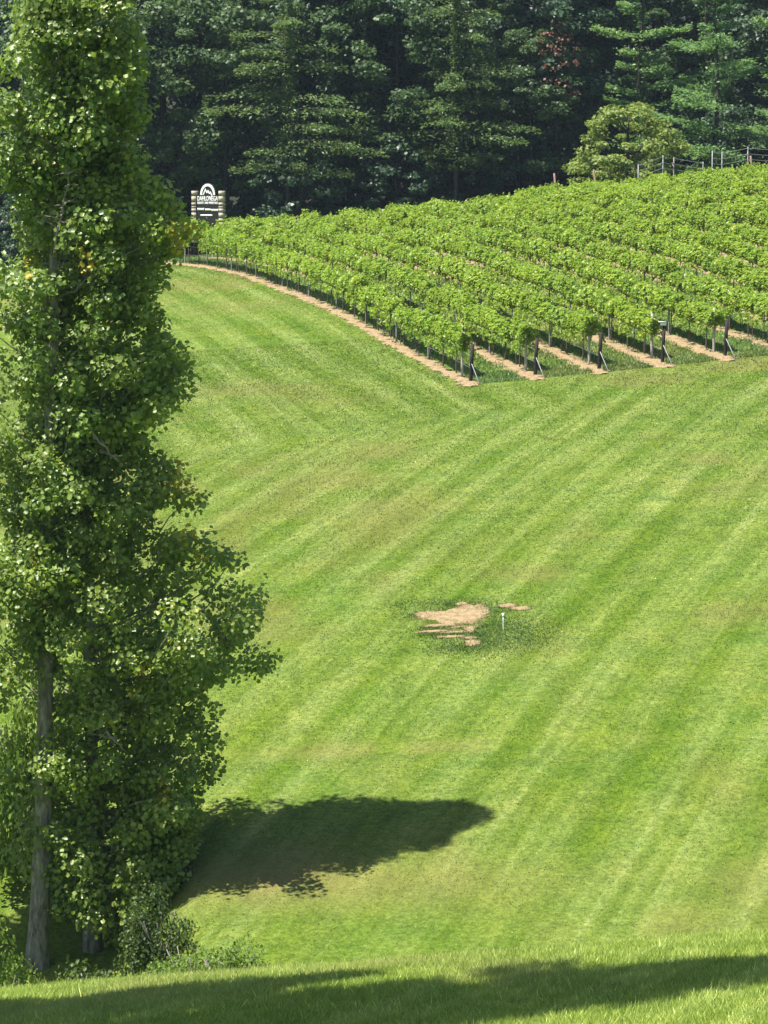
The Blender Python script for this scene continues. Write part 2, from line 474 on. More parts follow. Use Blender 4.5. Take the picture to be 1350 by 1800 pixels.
# ------------------------------------------------------------------ grass
def blades(X, Y, h, w, lean, r, mat, name, attrs=True, parent=None):
    n = len(X)
    Z = terrain(X, Y) - .004
    a = r.uniform(0, 2 * math.pi, n)
    dx, dy = np.cos(a) * w / 2, np.sin(a) * w / 2
    la = r.uniform(0, 2 * math.pi, n)
    ln = h * lean * r.uniform(.2, 1.2, n)
    base = np.stack([X, Y, Z], -1)
    V = np.empty((n, 3, 3))
    V[:, 0] = base + np.stack([-dx, -dy, 0 * dx], -1)
    V[:, 1] = base + np.stack([dx, dy, 0 * dx], -1)
    V[:, 2] = base + np.stack([np.cos(la) * ln, np.sin(la) * ln, h], -1)
    at = {"stripe": np.repeat(mow(X, Y), 3), "dry": np.repeat(dryness(X, Y), 3), "side": np.repeat(side_zone(X, Y), 3)}
    return link(name, mesh_data(name, V.reshape(-1, 3), np.arange(n * 3).reshape(-1, 3), at), mat, parent)

def in_soil(X, Y):
    bad = np.zeros(len(X), bool)
    for k in range(NROWS):
        t = Y - 119.4 - .56 * k
        xr, _ = row_xy(k, t)
        bad |= (np.abs(X - xr + .22) < .08 + .50 * (vnoise(X * 1.6, Y * 1.1, 77))) & (t > -1.1) & (t < row_len(k) + .3)
    for (p, c) in zip(patches, PC):
        bad |= ((X - c[0]) / (p[2] * .95)) ** 2 + ((Y - c[1]) / (p[3] * .95)) ** 2 < .15 + 1.0 * vnoise(X * 5, Y * 3, 78)
    return bad

# near lawn on the crest below the photographer
n = 380000
Y = 27.5 + 16.5 * rng.uniform(0, 1, n) ** 1.0
X = rng.uniform(-7.5, 7.5, n)
cl = vnoise(X * 1.3, Y * 1.3, 41)
h = (.05 + .05 * rng.uniform(0, 1, n)) * (.75 + .5 * cl)
o = blades(X, Y, h, .011 + .006 * rng.uniform(0, 1, n), 1.0, rng, M['blade_near'], "near_grass")
tag(o, "short sunlit grass blades on the lawn crest below the viewer", "grass", kind="stuff")
n = 9000
Y = 27.5 + 15 * rng.uniform(0, 1, n); X = rng.uniform(-7.5, 7.5, n)
o = blades(X, Y, .10 + .09 * rng.uniform(0, 1, n), .012 + .006 * rng.uniform(0, 1, n), .8, rng, M['blade_near'], "tall_grass")
tag(o, "scattered longer grass stalks poking out of the near lawn crest", "grass", kind="stuff")
# hillside lawn
n = 640000
Y = 54 + (134 - 54) * rng.uniform(0, 1, n) ** 1.15
X = rng.uniform(-1, 1, n) * (.15 * Y + 1.5)
keep = ~in_soil(X, Y)
xr = row_x_at(Y)
keep &= ~((Y > 121.5) & (X > xr))
X, Y = X[keep], Y[keep]; n = len(X)
nearp = np.exp(-(((X - 2.6) / 2.6) ** 2 + ((Y - 83.6) / 1.6) ** 2))
h = (.020 + .020 * rng.uniform(0, 1, n)) * (Y / 85) * (.7 + .6 * vnoise(X * 2.5, Y * 2.5, 45)) + .03 * nearp
o = blades(X, Y, h, (.016 + .012 * rng.uniform(0, 1, n)) * (Y / 85), 1.9, rng, M['blade'], "lawn_grass")
tag(o, "short mown grass covering the striped hillside", "grass", kind="stuff")
n = 90000
Y = rng.uniform(133, 192, n); xr = row_x_at(Y)
X = xr - rng.uniform(0, 1, n) ** 1.3 * 14 + .3
keep = ~in_soil(X, Y); X, Y = X[keep], Y[keep]; n = len(X)
o = blades(X, Y, .022 + .022 * rng.uniform(0, 1, n), .03 + .022 * rng.uniform(0, 1, n), 1.9, rng, M['blade'], "lawn_grass")
tag(o, "short mown grass alongside the vine row towards the black sign", "grass", kind="stuff")
# pale clippings and dark weeds flecking the mown slope
M['fleck'] = grass_blade_mat("clippings", (0.26, 0.33, 0.12), (0.36, 0.42, 0.20), (.34, .30, .15), .3)
M['weed'] = grass_blade_mat("weeds", (0.045, 0.085, 0.014), (0.06, 0.10, 0.02), (.07, .07, .025), .3)
for mt, n, nm, lb, hh in (('fleck', 52000, "clippings", "pale clippings and clover flecks scattered over the mown slope", .016), ('weed', 52000, "weeds", "small dark weeds dotted through the mown slope", .03)):
    Y = 60 + 74 * rng.uniform(0, 1, n) ** 1.1; X = rng.uniform(-1, 1, n) * (.145 * Y + 1)
    keep = ~in_soil(X, Y) & ~((Y > 121) & (X > row_x_at(Y))) & (vnoise(X * .8, Y * .8, 61 if mt == 'weed' else 62) > .35)
    X, Y = X[keep], Y[keep]; n = len(X)
    o = blades(X, Y, (hh + hh * rng.uniform(0, 1, n)) * Y / 85, (.022 + .016 * rng.uniform(0, 1, n)) * Y / 85, 2.2 if mt == 'fleck' else 1.2, rng, M[mt], nm)
    tag(o, lb, "grass", kind="stuff")
# longer grass of the alleys between the rows
n = 300000
t = -.8 + 72 * rng.uniform(0, 1, n) ** 1.35
kk = rng.uniform(0, NROWS, n); kf = np.floor(kk)
x0, y0 = row_xy(kf, t)
X = x0 + (kk - kf) * 2.63; Y = y0 + (kk - kf) * .56
keep = ~in_soil(X, Y); X, Y = X[keep], Y[keep]; n = len(X)
cl = vnoise(X * 1.1, Y * 1.1, 43)
h = (.06 + .10 * rng.uniform(0, 1, n)) * (.5 + 1.0 * cl)
o = blades(X, Y, h, .04 + .03 * rng.uniform(0, 1, n), .9, rng, M['blade_tall'], "alley_grass")
tag(o, "longer green grass growing in the alleys between the vine rows", "grass", kind="stuff")
# lush darker grass fringing the bare patch
M['lush'] = grass_blade_mat("lush_grass", (0.070, 0.135, 0.026), (0.105, 0.18, 0.042), (.10, .14, .035), .35)
pcs = [(885, 1112, 1.6, 1.8, 4200), (845, 1130, 1.4, 1.4, 2400), (770, 1062, 1.4, .45, 900), (800, 1104, 1.0, .14, 700), (790, 1116, .9, .14, 700), (740, 1082, .8, .4, 500), (800, 1140, .8, .4, 600), (860, 1070, .6, .6, 700)]
X, Y = [], []
for (px, py, rx, ry, m_) in pcs:
    c = gpoint(px, py); X.append(c[0] + rng.normal(0, .55, m_) * rx); Y.append(c[1] + rng.normal(0, .55, m_) * ry)
X, Y = np.concatenate(X), np.concatenate(Y); n = len(X)
o = blades(X, Y, .03 + .05 * rng.uniform(0, 1, n), .02 + .014 * rng.uniform(0, 1, n), 1.3, rng, M['lush'], "lush_grass")
tag(o, "lush dark green grass fringing the bare soil by the white stake", "grass", kind="stuff")
M['straw'] = grass_blade_mat("straw", (0.20, 0.17, 0.07), (0.30, 0.25, 0.11), (.30, .24, .11), .3)
X, Y = [], []
for (p, c) in zip(patches, PC):
    m_ = int(500 * (p[2] + p[3])); a = rng.uniform(0, 6.283, m_); q = 1 + rng.normal(0, .16, m_)
    X.append(c[0] + p[2] * q * np.cos(a)); Y.append(c[1] + p[3] * q * np.sin(a))
X, Y = np.concatenate(X), np.concatenate(Y); n = len(X)
o = blades(X, Y, .02 + .05 * rng.uniform(0, 1, n), .014 + .012 * rng.uniform(0, 1, n), 2.0, rng, M['straw'], "straw_grass")
tag(o, "thin straw coloured dead grass around the bare soil by the white stake", "grass", kind="stuff")
# soil clods
def clods(P, s, r, name, label):
    n = len(P)
    base = np.array([[1, 0, 0], [-1, 0, 0], [0, 1, 0], [0, -1, 0], [0, 0, 1], [0, 0, -1.0]])
    F = np.array([[0, 2, 4], [2, 1, 4], [1, 3, 4], [3, 0, 4], [2, 0, 5], [1, 2, 5], [3, 1, 5], [0, 3, 5]])
    V = P[:, None] + base[None] * s[:, None, None] * r.uniform(.5, 1.3, (n, 6, 1)) * np.array([1, 1, .6])
    FF = (F[None] + (np.arange(n) * 6)[:, None, None]).reshape(-1, 3)
    o = link(name, mesh_data(name, V.reshape(-1, 3), FF), M['clod'])
    return tag(o, label, "soil clods", kind="stuff")
n = 26000
kf = rng.integers(0, NROWS, n); t = -.9 + 66 * rng.uniform(0, 1, n) ** 1.5
x0, y0 = row_xy(kf, t)
X = x0 - .22 + rng.normal(0, .28, n); Y = y0
clods(np.stack([X, Y, terrain(X, Y) + .03], -1), .02 + .05 * rng.uniform(0, 1, n) ** 2, rng, "soil_clods", "crumbly lumps of red soil scattered along the vine rows")

# ------------------------------------------------------------------ leaves
def unit(v): return v / (np.linalg.norm(v, axis=-1, keepdims=True) + 1e-9)
LEAF6 = np.array([[-.5, 0, 0], [-.30, .40, .14], [.42, .34, .06], [.34, 0, -.02], [.42, -.34, .06], [-.30, -.40, .14]])
def leaf_mesh(name, P, Nn, S, r, aspect=1.0, T=None, quad=False):
    n = len(P)
    Nn = unit(Nn)
    if T is None: T = r.normal(0, 1, (n, 3))
    T = unit(T - Nn * np.sum(T * Nn, -1, keepdims=True))
    B = np.cross(Nn, T)
    if quad:
        L = np.array([[-.5, 0, 0], [0, .5, .1], [.5, 0, 0], [0, -.5, .1]])
    else: L = LEAF6
    L = L * np.array([1, aspect, 1])
    V = P[:, None] + S[:, None, None] * (L[None, :, 0:1] * T[:, None] + L[None, :, 1:2] * B[:, None] + L[None, :, 2:3] * Nn[:, None])
    k = len(L)
    if quad: F = (np.array([[0, 1, 2, 3]])[None] + (np.arange(n) * k)[:, None, None]).reshape(-1, 4)
    else: F = (np.array([[0, 1, 2, 3], [0, 3, 4, 5]])[None] + (np.arange(n) * k)[:, None, None]).reshape(-1, 4)
    return mesh_data(name, V.reshape(-1, 3), F)

# ------------------------------------------------------------------ vineyard
def make_vine_parts(seed):
    r = np.random.default_rng(seed)
    # trunk(s) with cordon arms
    mb = MB()
    lean = r.uniform(-.12, .12)
    P = [[0, 0, -.12], [lean * .4, r.uniform(-.03, .03), .35], [lean, r.uniform(-.04, .04), .75], [lean * 1.2, 0, 1.02]]
    mb.tube(P, [.034, .030, .026, .022], 6)
    if r.random() < .6:
        x2 = r.uniform(.5, .9) * r.choice([-1, 1])
        mb.tube([[x2, 0, -.1], [x2 + r.uniform(-.1, .1), .02, .5], [x2 + r.uniform(-.1, .1), 0, 1.05]], [.022, .018, .014], 5)
    for sg in (-1, 1):
        mb.tube([[lean * 1.2, 0, 1.0], [sg * .5, .03, 1.06 + r.uniform(-.03, .03)], [sg * 1.2, 0, 1.06]], [.022, .018, .012], 5)
    trunk = mb.data("vine_trunk", True)
    n = 1700
    # curtain hanging from the cordon, tufted along its length
    x = r.uniform(-1.32, 1.32, n)
    bulge = .66 + .68 * vnoise((x + seed * 7) * 1.6, 0 * x, seed)
    a = r.uniform(0, 2 * math.pi, n)
    rad = np.sqrt(r.uniform(.15, 1, n))
    y = np.cos(a) * rad * .41 * bulge
    z = 1.40 + np.sin(a) * rad * np.where(np.sin(a) > 0, .42 * bulge, .36 * (1.6 - .75 * bulge))
    P = np.stack([x, y, z], -1)
    # shoots sticking out above and hanging below
    ns = 30
    for j in range(ns):
        sx = r.uniform(-1.25, 1.25); up = r.random() < .62
        m_ = 12
        q = np.linspace(0, 1, m_)
        dirx = r.uniform(-.35, .35); diry = r.uniform(-.4, .4)
        if up: pts = np.stack([sx + dirx * q, diry * q, 1.5 + r.uniform(.25, .65) * q - .15 * q * q], -1)
        else: pts = np.stack([sx + dirx * q, np.sign(diry) * .45 + diry * .3 * q, 1.15 - r.uniform(.2, .5) * q], -1)
        P = np.concatenate([P, pts + r.normal(0, .045, pts.shape)])
    out = np.stack([0 * P[:, 0], P[:, 1], P[:, 2] - 1.2], -1)
    Nn = unit(out) * .6 + np.array([0, 0, .5]) + r.normal(0, .5, P.shape)
    S = r.uniform(.08, .155, len(P))
    fol = leaf_mesh("vine_foliage", P, Nn, S, r)
    return trunk, fol
VINES = [make_vine_parts(300 + i) for i in range(9)]
for tr, fo in VINES: tr.materials.append(M['vinewood']); fo.materials.append(M['vine'])

def post_data(name, h, r0, n=8, lean=0.0, top=True, below=.15):
    mb = MB(); mb.tube([[0, 0, -below], [lean * .5, 0, h * .5], [lean, 0, h]], [r0, r0 * .98, r0 * .93], n)
    return mb.data(name)
LINE_POST = post_data("line_post", 1.72, .038)
LINE_POST.materials.append(M['steel'])
WOOD_POST = post_data("wood_post", 1.85, .055); WOOD_POST.materials.append(M['palewood'])
BLACK_POST = post_data("end_post", 1.52, .075, 10, lean=.07); BLACK_POST.materials.append(M['darkwood'])
RED_POST = post_data("end_post_far", 2.95, .065, 8, lean=-.30); RED_POST.materials.append(M['redwood'])

def in_view(x, y, margin=1.6): return abs(x) < .1298 * y + margin
n_vines = 0
for k in range(NROWS):
    L = row_len(k)
    x0, y0 = row_xy(k, 0.0)
    base = np.array([x0, y0, float(terrain(x0, y0))])
    rowname = ("%s vine row from the open lawn" % ORD[k]) if k else "vine row bordering the open lawn"
    tr = empty("vine_trellis", tuple(base))
    tag(tr, "post and wire trellis of the " + rowname, "trellis", "vine trellises on the hill")
    # near end: pale post, black end post, guy
    if in_view(x0, y0, .5):
        e = link("end_post", BLACK_POST, None, tr, (0, 0, 0)); e.rotation_euler = (random.Random(k).uniform(-.03, .03), 0, random.Random(k).uniform(-.3, .3))
        gb = MB()
        gx0, gy0 = row_xy(k, -.9)
        gz = float(terrain(gx0, gy0))
        a = np.array([.02, 0, .78]); b = np.array([gx0 - x0 + .12, gy0 - y0, gz - base[2] - .02])
        gb.tube([a, (a + b) / 2, b], [.019, .019, .019], 6)
        link("guy_brace", gb.data("guy_brace"), M['steel'], tr)
        if k == 3:
            cb = MB(); cb.box((.03, 0, 1.60), (.24, .2, .13)); cb.box((-.02, 0, 1.69), (.30, .26, .03))
            c = link("post_cap", cb.data("post_cap"), M['white'], e)
            c["label"] = "white box capping the black end post"
        px, py = row_xy(k, 1.4)
        w = link("wood_post", WOOD_POST, None, tr, (px - x0, py - y0, float(terrain(px, py)) - base[2]))
    ts = np.arange(1.4 + 5.85, L, 5.85)
    for t in ts:
        px, py = row_xy(k, t + random.Random(int(k * 100 + t)).uniform(-.1, .1))
        if not in_view(px, py, .6): continue
        p = link("line_post", LINE_POST, None, tr, (px - x0, py - y0, float(terrain(px, py)) - base[2]))
        rr = random.Random(int(k * 77 + t)); p.rotation_euler = (rr.uniform(-.03, .03), rr.uniform(-.03, .03), 0)
    px, py = row_xy(k, L + .3)
    if in_view(px, py):
        p = link("far_post", RED_POST if k >= 10 else WOOD_POST, None, tr, (px - x0, py - y0, float(terrain(px, py)) - base[2]))
    for hgt in (.55, 1.05, 1.5):
        tt = np.arange(0.0 if hgt < 1.5 else 1.4, L, 1.95)
        wx, wy = row_xy(k, tt); wz = terrain(wx, wy)
        P = np.stack([wx - x0, wy - y0, wz - base[2] + hgt], -1)
        V, Qd = tube(P, np.full(len(P), .006), 4)
        link("wire", mesh_data("trellis_wire", V, Qd), M['wire'], tr)
    # vines, each its own plant
    step = 2.35
    t = 2.35
    i = 0
    while t < L - .6:
        vx, vy = row_xy(k, t)
        if in_view(vx, vy):
            x2, y2 = row_xy(k, t + .5); x1, y1 = row_xy(k, t - .5)
            z2, z1 = float(terrain(x2, y2)), float(terrain(x1, y1))
            rr = random.Random(k * 1000 + i)
            vt = empty("grapevine", (vx, vy, float(terrain(vx, vy))))
            vt.rotation_euler = (0, -math.atan2(z2 - z1, math.hypot(x2 - x1, y2 - y1)) , math.atan2(y2 - y1, x2 - x1))
            if rr.random() < .5:
                vt.rotation_euler = (0, -vt.rotation_euler[1], vt.rotation_euler[2] + math.pi)
            sc = rr.uniform(.90, 1.12)
            sc *= 1 + .28 * float(sstep(42, 58, t)) * (1.0 if k < 2 else .35)
            vt.scale = (1.0, rr.uniform(.9, 1.15), sc)
            tag(vt, "leafy green grapevine trained on the " + rowname, "grapevine", "grapevines of the " + rowname)
            a, b = VINES[rr.randrange(len(VINES))]
            link("trunk", a, None, vt); link("foliage", b, None, vt)
            n_vines += 1
        t += step; i += 1
print("vines", n_vines)

# posts and wires of the younger block beyond the crest
def far_trellis(pts, heights, label):
    b = pts[0]
    root = empty("vine_trellis", tuple(b)); tag(root, label, "trellis", "bare wire trellises beyond the crest")
    tops = []
    for p, hh in zip(pts, heights):
        o = link("line_post", post_data("tall_post", hh, .036), M['steel'], root, tuple(np.array(p) - b))
        tops.append(np.array(p) - b + np.array([0, 0, hh]))
    for d in (.08, .45, .8):
        P = []
        for a, c in zip(tops[:-1], tops[1:]):
            for q in np.linspace(0, 1, 5)[:-1]: P.append(a * (1 - q) + c * q - np.array([0, 0, d + .06 * q * (1 - q)]))
        P.append(tops[-1] - np.array([0, 0, d]))
        V, Qd = tube(np.array(P), np.full(len(P), .012), 4)
        link("wire", mesh_data("far_wire", V, Qd), M['wire'], root)
def fp(px, py, Yd):
    """a post whose top shows at a pixel, standing at distance Yd"""
    x = (px - 675) / FPX * Yd * 1.0
    zt = ZC - (py - HORIZON) / FPX * Yd
    gz = float(terrain(x, Yd))
    return np.array([x, Yd, gz]), zt - gz
def far_line(defs, Yd, label):
    a = [fp(px, py, Yd + 1.2 * i) for i, (px, py) in enumerate(defs)]
    far_trellis([p for p, _ in a], [max(h, 1.2) for _, h in a], label)
far_line([(1119, 289), (1162, 274), (1181, 277), (1232, 285)], 191, "steel post and wire trellis just behind the olive bush")
far_line([(1248, 266), (1265, 268), (1310, 259), (1349, 262), (1380, 258)], 190, "tall steel post and wire trellis in front of the layered pines")

# ------------------------------------------------------------------ sign
SY = 189.0
sx, _ = 0, 0
sxp = (368 - 675) / FPX * SY
sgz = float(terrain(sxp, SY))
SC = SY / FPX                     # metres per photo pixel at the sign
sign = empty("vineyard_sign", (sxp, SY, sgz), math.radians(-35))
sign.scale = (1.16, 1.16, 1.0)
tag(sign, "black arched vineyard sign with white lettering between two banded stone posts", "sign")
top_z = ZC - (335 - HORIZON) / FPX * SY - sgz       # post tops above ground
hw = 26 * SC
for sgn in (-1, 1):
    c = MB(); c.box((sgn * hw, 0, top_z / 2 - .1), (.20, .20, top_z + .1))
    post = link("sign_post", c.data("sign_post"), M['gap'], sign)
    z = top_z
    for hh in (.34, .40, .24, .14, .26, .36, .24, .40, .3, .36, .3):
        if z - hh < 0: break
        b = MB(); b.box((sgn * hw, 0, z - hh / 2 + .012), (.27, .27, hh - .055))
        link("stone_block", b.data("stone_block"), M['stone'], post)
        z -= hh
bw = 23 * SC
def prism(name, outline, y0, y1, mat, parent):
    o = np.array(outline); k = len(o)
    V = np.concatenate([np.stack([o[:, 0], np.full(k, y0), o[:, 1]], -1), np.stack([o[:, 0], np.full(k, y1), o[:, 1]], -1)])
    m = bpy.data.meshes.new(name)
    F = [list(range(k)), list(range(2 * k - 1, k - 1, -1))] + [[i + k, (i + 1) % k + k, (i + 1) % k, i] for i in range(k)]
    m.from_pydata(V.tolist(), [], F); m.update()
    return link(name, m, mat, parent)
def sz(py): return ZC - (py - HORIZON) / FPX * SY - sgz
ang = np.linspace(0, math.pi, 25)
ar = 15.5 * SC
zb = sz(343.5)
out = [(-bw, sz(394)), (bw, sz(394)), (bw, zb)] + [(ar * math.cos(a), zb + 21.5 * SC * math.sin(a)) for a in ang] + [(-bw, zb)]
board = prism("sign_board", out, -.05, .05, M['signblack'], sign)
emb = empty("emblem"); emb.parent = sign
def flat(name, outline, mat='signwhite', y=-.075, parent=emb): return prism(name, outline, y, -.048, M[mat], parent)
r1, r2 = 14.2 * SC, 10.6 * SC
zz = sz(342.5)
arch = [(r1 * math.cos(a), zz + 19.5 * SC * math.sin(a)) for a in ang] + [(r2 * math.cos(a), zz + 15.0 * SC * math.sin(a)) for a in ang[::-1]]
flat("arch", arch)
pk = [(-9.5, 342.5), (-4.5, 331), (-1.5, 336.5), (1, 333.5), (3.5, 338), (5.2, 336), (9.5, 344), (7.5, 344), (5, 339.5), (3.2, 341.5), (.8, 337.5), (-1.6, 340), (-4.3, 335.2), (-7.5, 342.5)]
flat("mountain_ridge", [(a * SC, sz(b)) for a, b in pk])
def text(body, px_w, py_mid, px_h, name):
    cu = bpy.data.curves.new(name, 'FONT'); cu.body = body; cu.align_x = 'CENTER'; cu.align_y = 'CENTER'
    cu.extrude = .012; cu.offset = .016; cu.resolution_u = 3
    t = bpy.data.objects.new(name, cu); COL.objects.link(t)
    bpy.context.view_layer.update()
    me = bpy.data.meshes.new_from_object(t.evaluated_get(bpy.context.evaluated_depsgraph_get()))
    bpy.data.objects.remove(t); bpy.data.curves.remove(cu)
    V = np.empty(len(me.vertices) * 3, np.float32); me.vertices.foreach_get("co", V); V = V.reshape(-1, 3)
    mn, mx = V.min(0), V.max(0)
    V = (V - (mn + mx) / 2) / (mx - mn)
    W = np.stack([V[:, 0] * px_w * SC, -.062 - V[:, 2] * .024, V[:, 1] * px_h * SC + sz(py_mid)], -1).astype(np.float32)
    me.vertices.foreach_set("co", W.ravel()); me.update()
    return link(name, me, M['signwhite'], board)
text("DAHLONEGA", 39.5, 348.6, 8.2, "lettering")
text("RESORT AND VINEYARD", 39.5, 356.3, 4.2, "lettering")
def dashes(x0, x1, pyc, ph, seed):
    r = random.Random(seed); mb = MB(); x = x0
    while x < x1:
        w = r.uniform(.9, 1.5)
        mb.box(((x + w / 2) * SC, -.062, sz(pyc)), (w * SC, .024, ph * SC * r.uniform(.75, 1))); x += w + .22
    link("lettering", mb.data("lettering"), M['signwhite'], board)
dashes(-19.5, -8, 367.5, 4.4, 1); dashes(-4.5, 4.5, 368.2, 3.8, 2); dashes(7, 19.5, 369, 4.2, 3)
dashes(-14, 8, 378, 3.0, 4)

# ------------------------------------------------------------------ white stake in the lawn
sp = gpoint(885, 1107)
st = empty("marker_stake", tuple(sp)); tag(st, "thin white stake standing in the lawn beside the bare soil patch", "stake")
hs = 29 / FPX * sp[1]
mb = MB(); mb.tube([[0, 0, -.1], [-.006, 0, hs * .5], [-.012, 0, hs]], [.016, .016, .016], 8); link("pipe", mb.data("pipe"), M['white'], st)
mb = MB(); mb.tube([[-.012, 0, hs - .07], [-.012, 0, hs + .01]], [.032, .03], 8); mb.tube([[-.06, 0, hs - .015], [.03, 0, hs - .015]], [.014, .014], 6)
link("cap", mb.data("cap"), M['white'], st)

# ------------------------------------------------------------------ tulip trees of the hollow
def limb_points(base, tip, r, k=6, sag=.12):
    q = np.linspace(0, 1, k)[:, None]
    L = np.linalg.norm(tip - base)
    mid = base * (1 - q) + tip * q
    mid[:, 2] -= (np.sin(q[:, 0] * math.pi) * L * sag)
    j = r.normal(0, .03 * L, (k, 3)); j[0] = 0; j[-1] *= .3
    return mid + j

def tulip_tree(name, label, base, H, trunk_pts, prof_z, prof_r, z_lo, nl, leaves_per, seed, r_trunk, back=.85, left=.85, leaf=.112, yellow=(), quad=False, edge=False, front_left=1.0, dead=(), sigma=.42, group=None, big=10, mat='tulip'):
    r = np.random.default_rng(seed)
    root = empty(name, tuple(base)); tag(root, label, "tree", group)
    tp = np.array(trunk_pts, float)
    zs = np.linspace(-.3, H * .97, 40)
    tx = np.interp(zs, tp[:, 2], tp[:, 0]); ty = np.interp(zs, tp[:, 2], tp[:, 1])
    TP = np.stack([tx, ty, zs], -1)
    rad = r_trunk * (1 - np.clip(zs, 0, H) / H) ** .8 + .015 + r_trunk * .45 * np.exp(-np.clip(zs, 0, 9) / .5)
    V, Qd = tube(TP, rad, 16, ripple=.07, seed=seed)
    link("trunk", mesh_data("tulip_trunk", V, Qd, smooth=True), M['bark'], root)
    P_all, O_all, Yl = [], [], []
    tw = MB()
    hs_ = np.sort(r.uniform(0, 1, nl)) ** .92 * (H - z_lo) + z_lo
    golden = 2.399
    bigidx = set(np.linspace(3, nl - 4, big).astype(int).tolist())
    jobs = [(h, i * golden + r.uniform(-.4, .4), None) for i, h in enumerate(hs_)]
    jobs += [(h, r.uniform(-.5, .35), r.uniform(.93, 1.04)) for h in np.arange(z_lo + .3, H * .97, .34)] if edge else []
    for i, (h, az, fix) in enumerate(jobs):
        R = max(np.interp(h, prof_z, prof_r) - sigma * .62, .15)
        cx, sy_ = math.cos(az), math.sin(az)
        side = 1.0 if cx > .35 else (left if cx < -.35 else back)
        if sy_ < -.2 and cx < .35: side *= front_left
        R = R * (fix if fix else side * (r.uniform(.82, 1.02) if r.random() < .6 else r.uniform(.40, .8)))
        c = np.array([np.interp(h, tp[:, 2], tp[:, 0]), np.interp(h, tp[:, 2], tp[:, 1]), h])
        rise = min(.55 * R + .2, h - .6)
        b = np.array([np.interp(h - rise, tp[:, 2], tp[:, 0]), np.interp(h - rise, tp[:, 2], tp[:, 1]), h - rise])
        tip = c + np.array([cx * R, sy_ * R, r.uniform(-.25, .2)])
        pts = limb_points(b, tip, r)
        rl = min(.055, .014 + .012 * R)
        if i in bigidx:
            V, Qd = tube(pts, np.linspace(rl * 1.25, .01, len(pts)), 7); link("branch", mesh_data("branch", V, Qd, smooth=True), M['bark'], root)
        else: tw.tube(pts, np.linspace(rl, .006, len(pts)), 5, cap=False)
        ncl = max(2, int(R * 1.25 + r.uniform(0, 1)))
        for j in range(ncl):
            q = r.uniform(.88, 1.0) if j == 0 else r.uniform(.25, .92)
            s = q * (len(pts) - 1); a = min(int(s), len(pts) - 2); f = s - a
            cpt = pts[a] * (1 - f) + pts[a + 1] * f
            if j: cpt = cpt + r.normal(0, .10 + .12 * R, 3) * np.array([1, 1, .6])
            cs = sigma * r.uniform(.75, 1.3) * (1.0 if R > 1 else .75)
            m_ = int(leaves_per * r.uniform(.7, 1.3) * (cs / sigma) ** 2)
            d = unit(r.normal(0, 1, (m_, 3)))
            PP = cpt + d * (r.uniform(.25, 1, (m_, 1)) ** .55) * cs * np.array([1.1, 1.1, .8]) + r.normal(0, .06, (m_, 3))
            P_all.append(PP); O_all.append(d)
    link("twigs", tw.data("twigs"), M['bark'], root)["kind"] = "stuff"
    P = np.concatenate(P_all); O = np.concatenate(O_all)
    P = np.where(P[:, 2:3] < .25, P + np.array([0, 0, .4]), P)
    Nn = O * .55 + np.array([-.28, -.38, .50]) + r.normal(0, .42, P.shape)
    S = r.uniform(.5, 1.35, len(P)) * leaf
    ymask = np.zeros(len(P), bool)
    for (yx, yz, yr) in yellow:
        d = np.hypot(P[:, 0] - yx, P[:, 2] - yz)
        ymask |= (d < yr * r.uniform(.3, 1.15, len(P))) & (r.uniform(0, 1, len(P)) < .75) & (P[:, 1] < .9)
    cr = link("crown", leaf_mesh("crown", P[~ymask], Nn[~ymask], S[~ymask], r, quad=quad), M[mat], root)
    cr["kind"] = "stuff"
    if ymask.any():
        yo = link("yellow_leaves", leaf_mesh("yellow_leaves", P[ymask], Nn[ymask], S[ymask], r), M['tulip_yellow'], root); yo["kind"] = "stuff"
        yo["label"] = "yellowing leaves on a few shoots"
    for (p0, p1, rr0, ntw) in dead:
        mb = MB(); p0 = np.array(p0); p1 = np.array(p1)
        pts = limb_points(p0, p1, r, 7, .02); mb.tube(pts, np.linspace(rr0, .006, 7), 6)
        for j in range(ntw):
            q = r.uniform(.2, 1); c = p0 * (1 - q) + p1 * q
            d = np.array([r.uniform(-.7, .7), -.1, r.uniform(-.15, .4)]) * (1.1 - q * .6)
            mb.tube(limb_points(c, c + d, r, 4, -.05), np.linspace(rr0 * .4, .004, 4), 4)
        d_ = link("dead_branch", mb.data("dead_branch"), M['twig'], root); d_["label"] = "bare grey dead branch"
    print(name, len(P))
    return root

def at_depth(px, py, Yd): return np.array([(px - 675) / FPX * Yd, Yd, ZC - (py - HORIZON) / FPX * Yd])
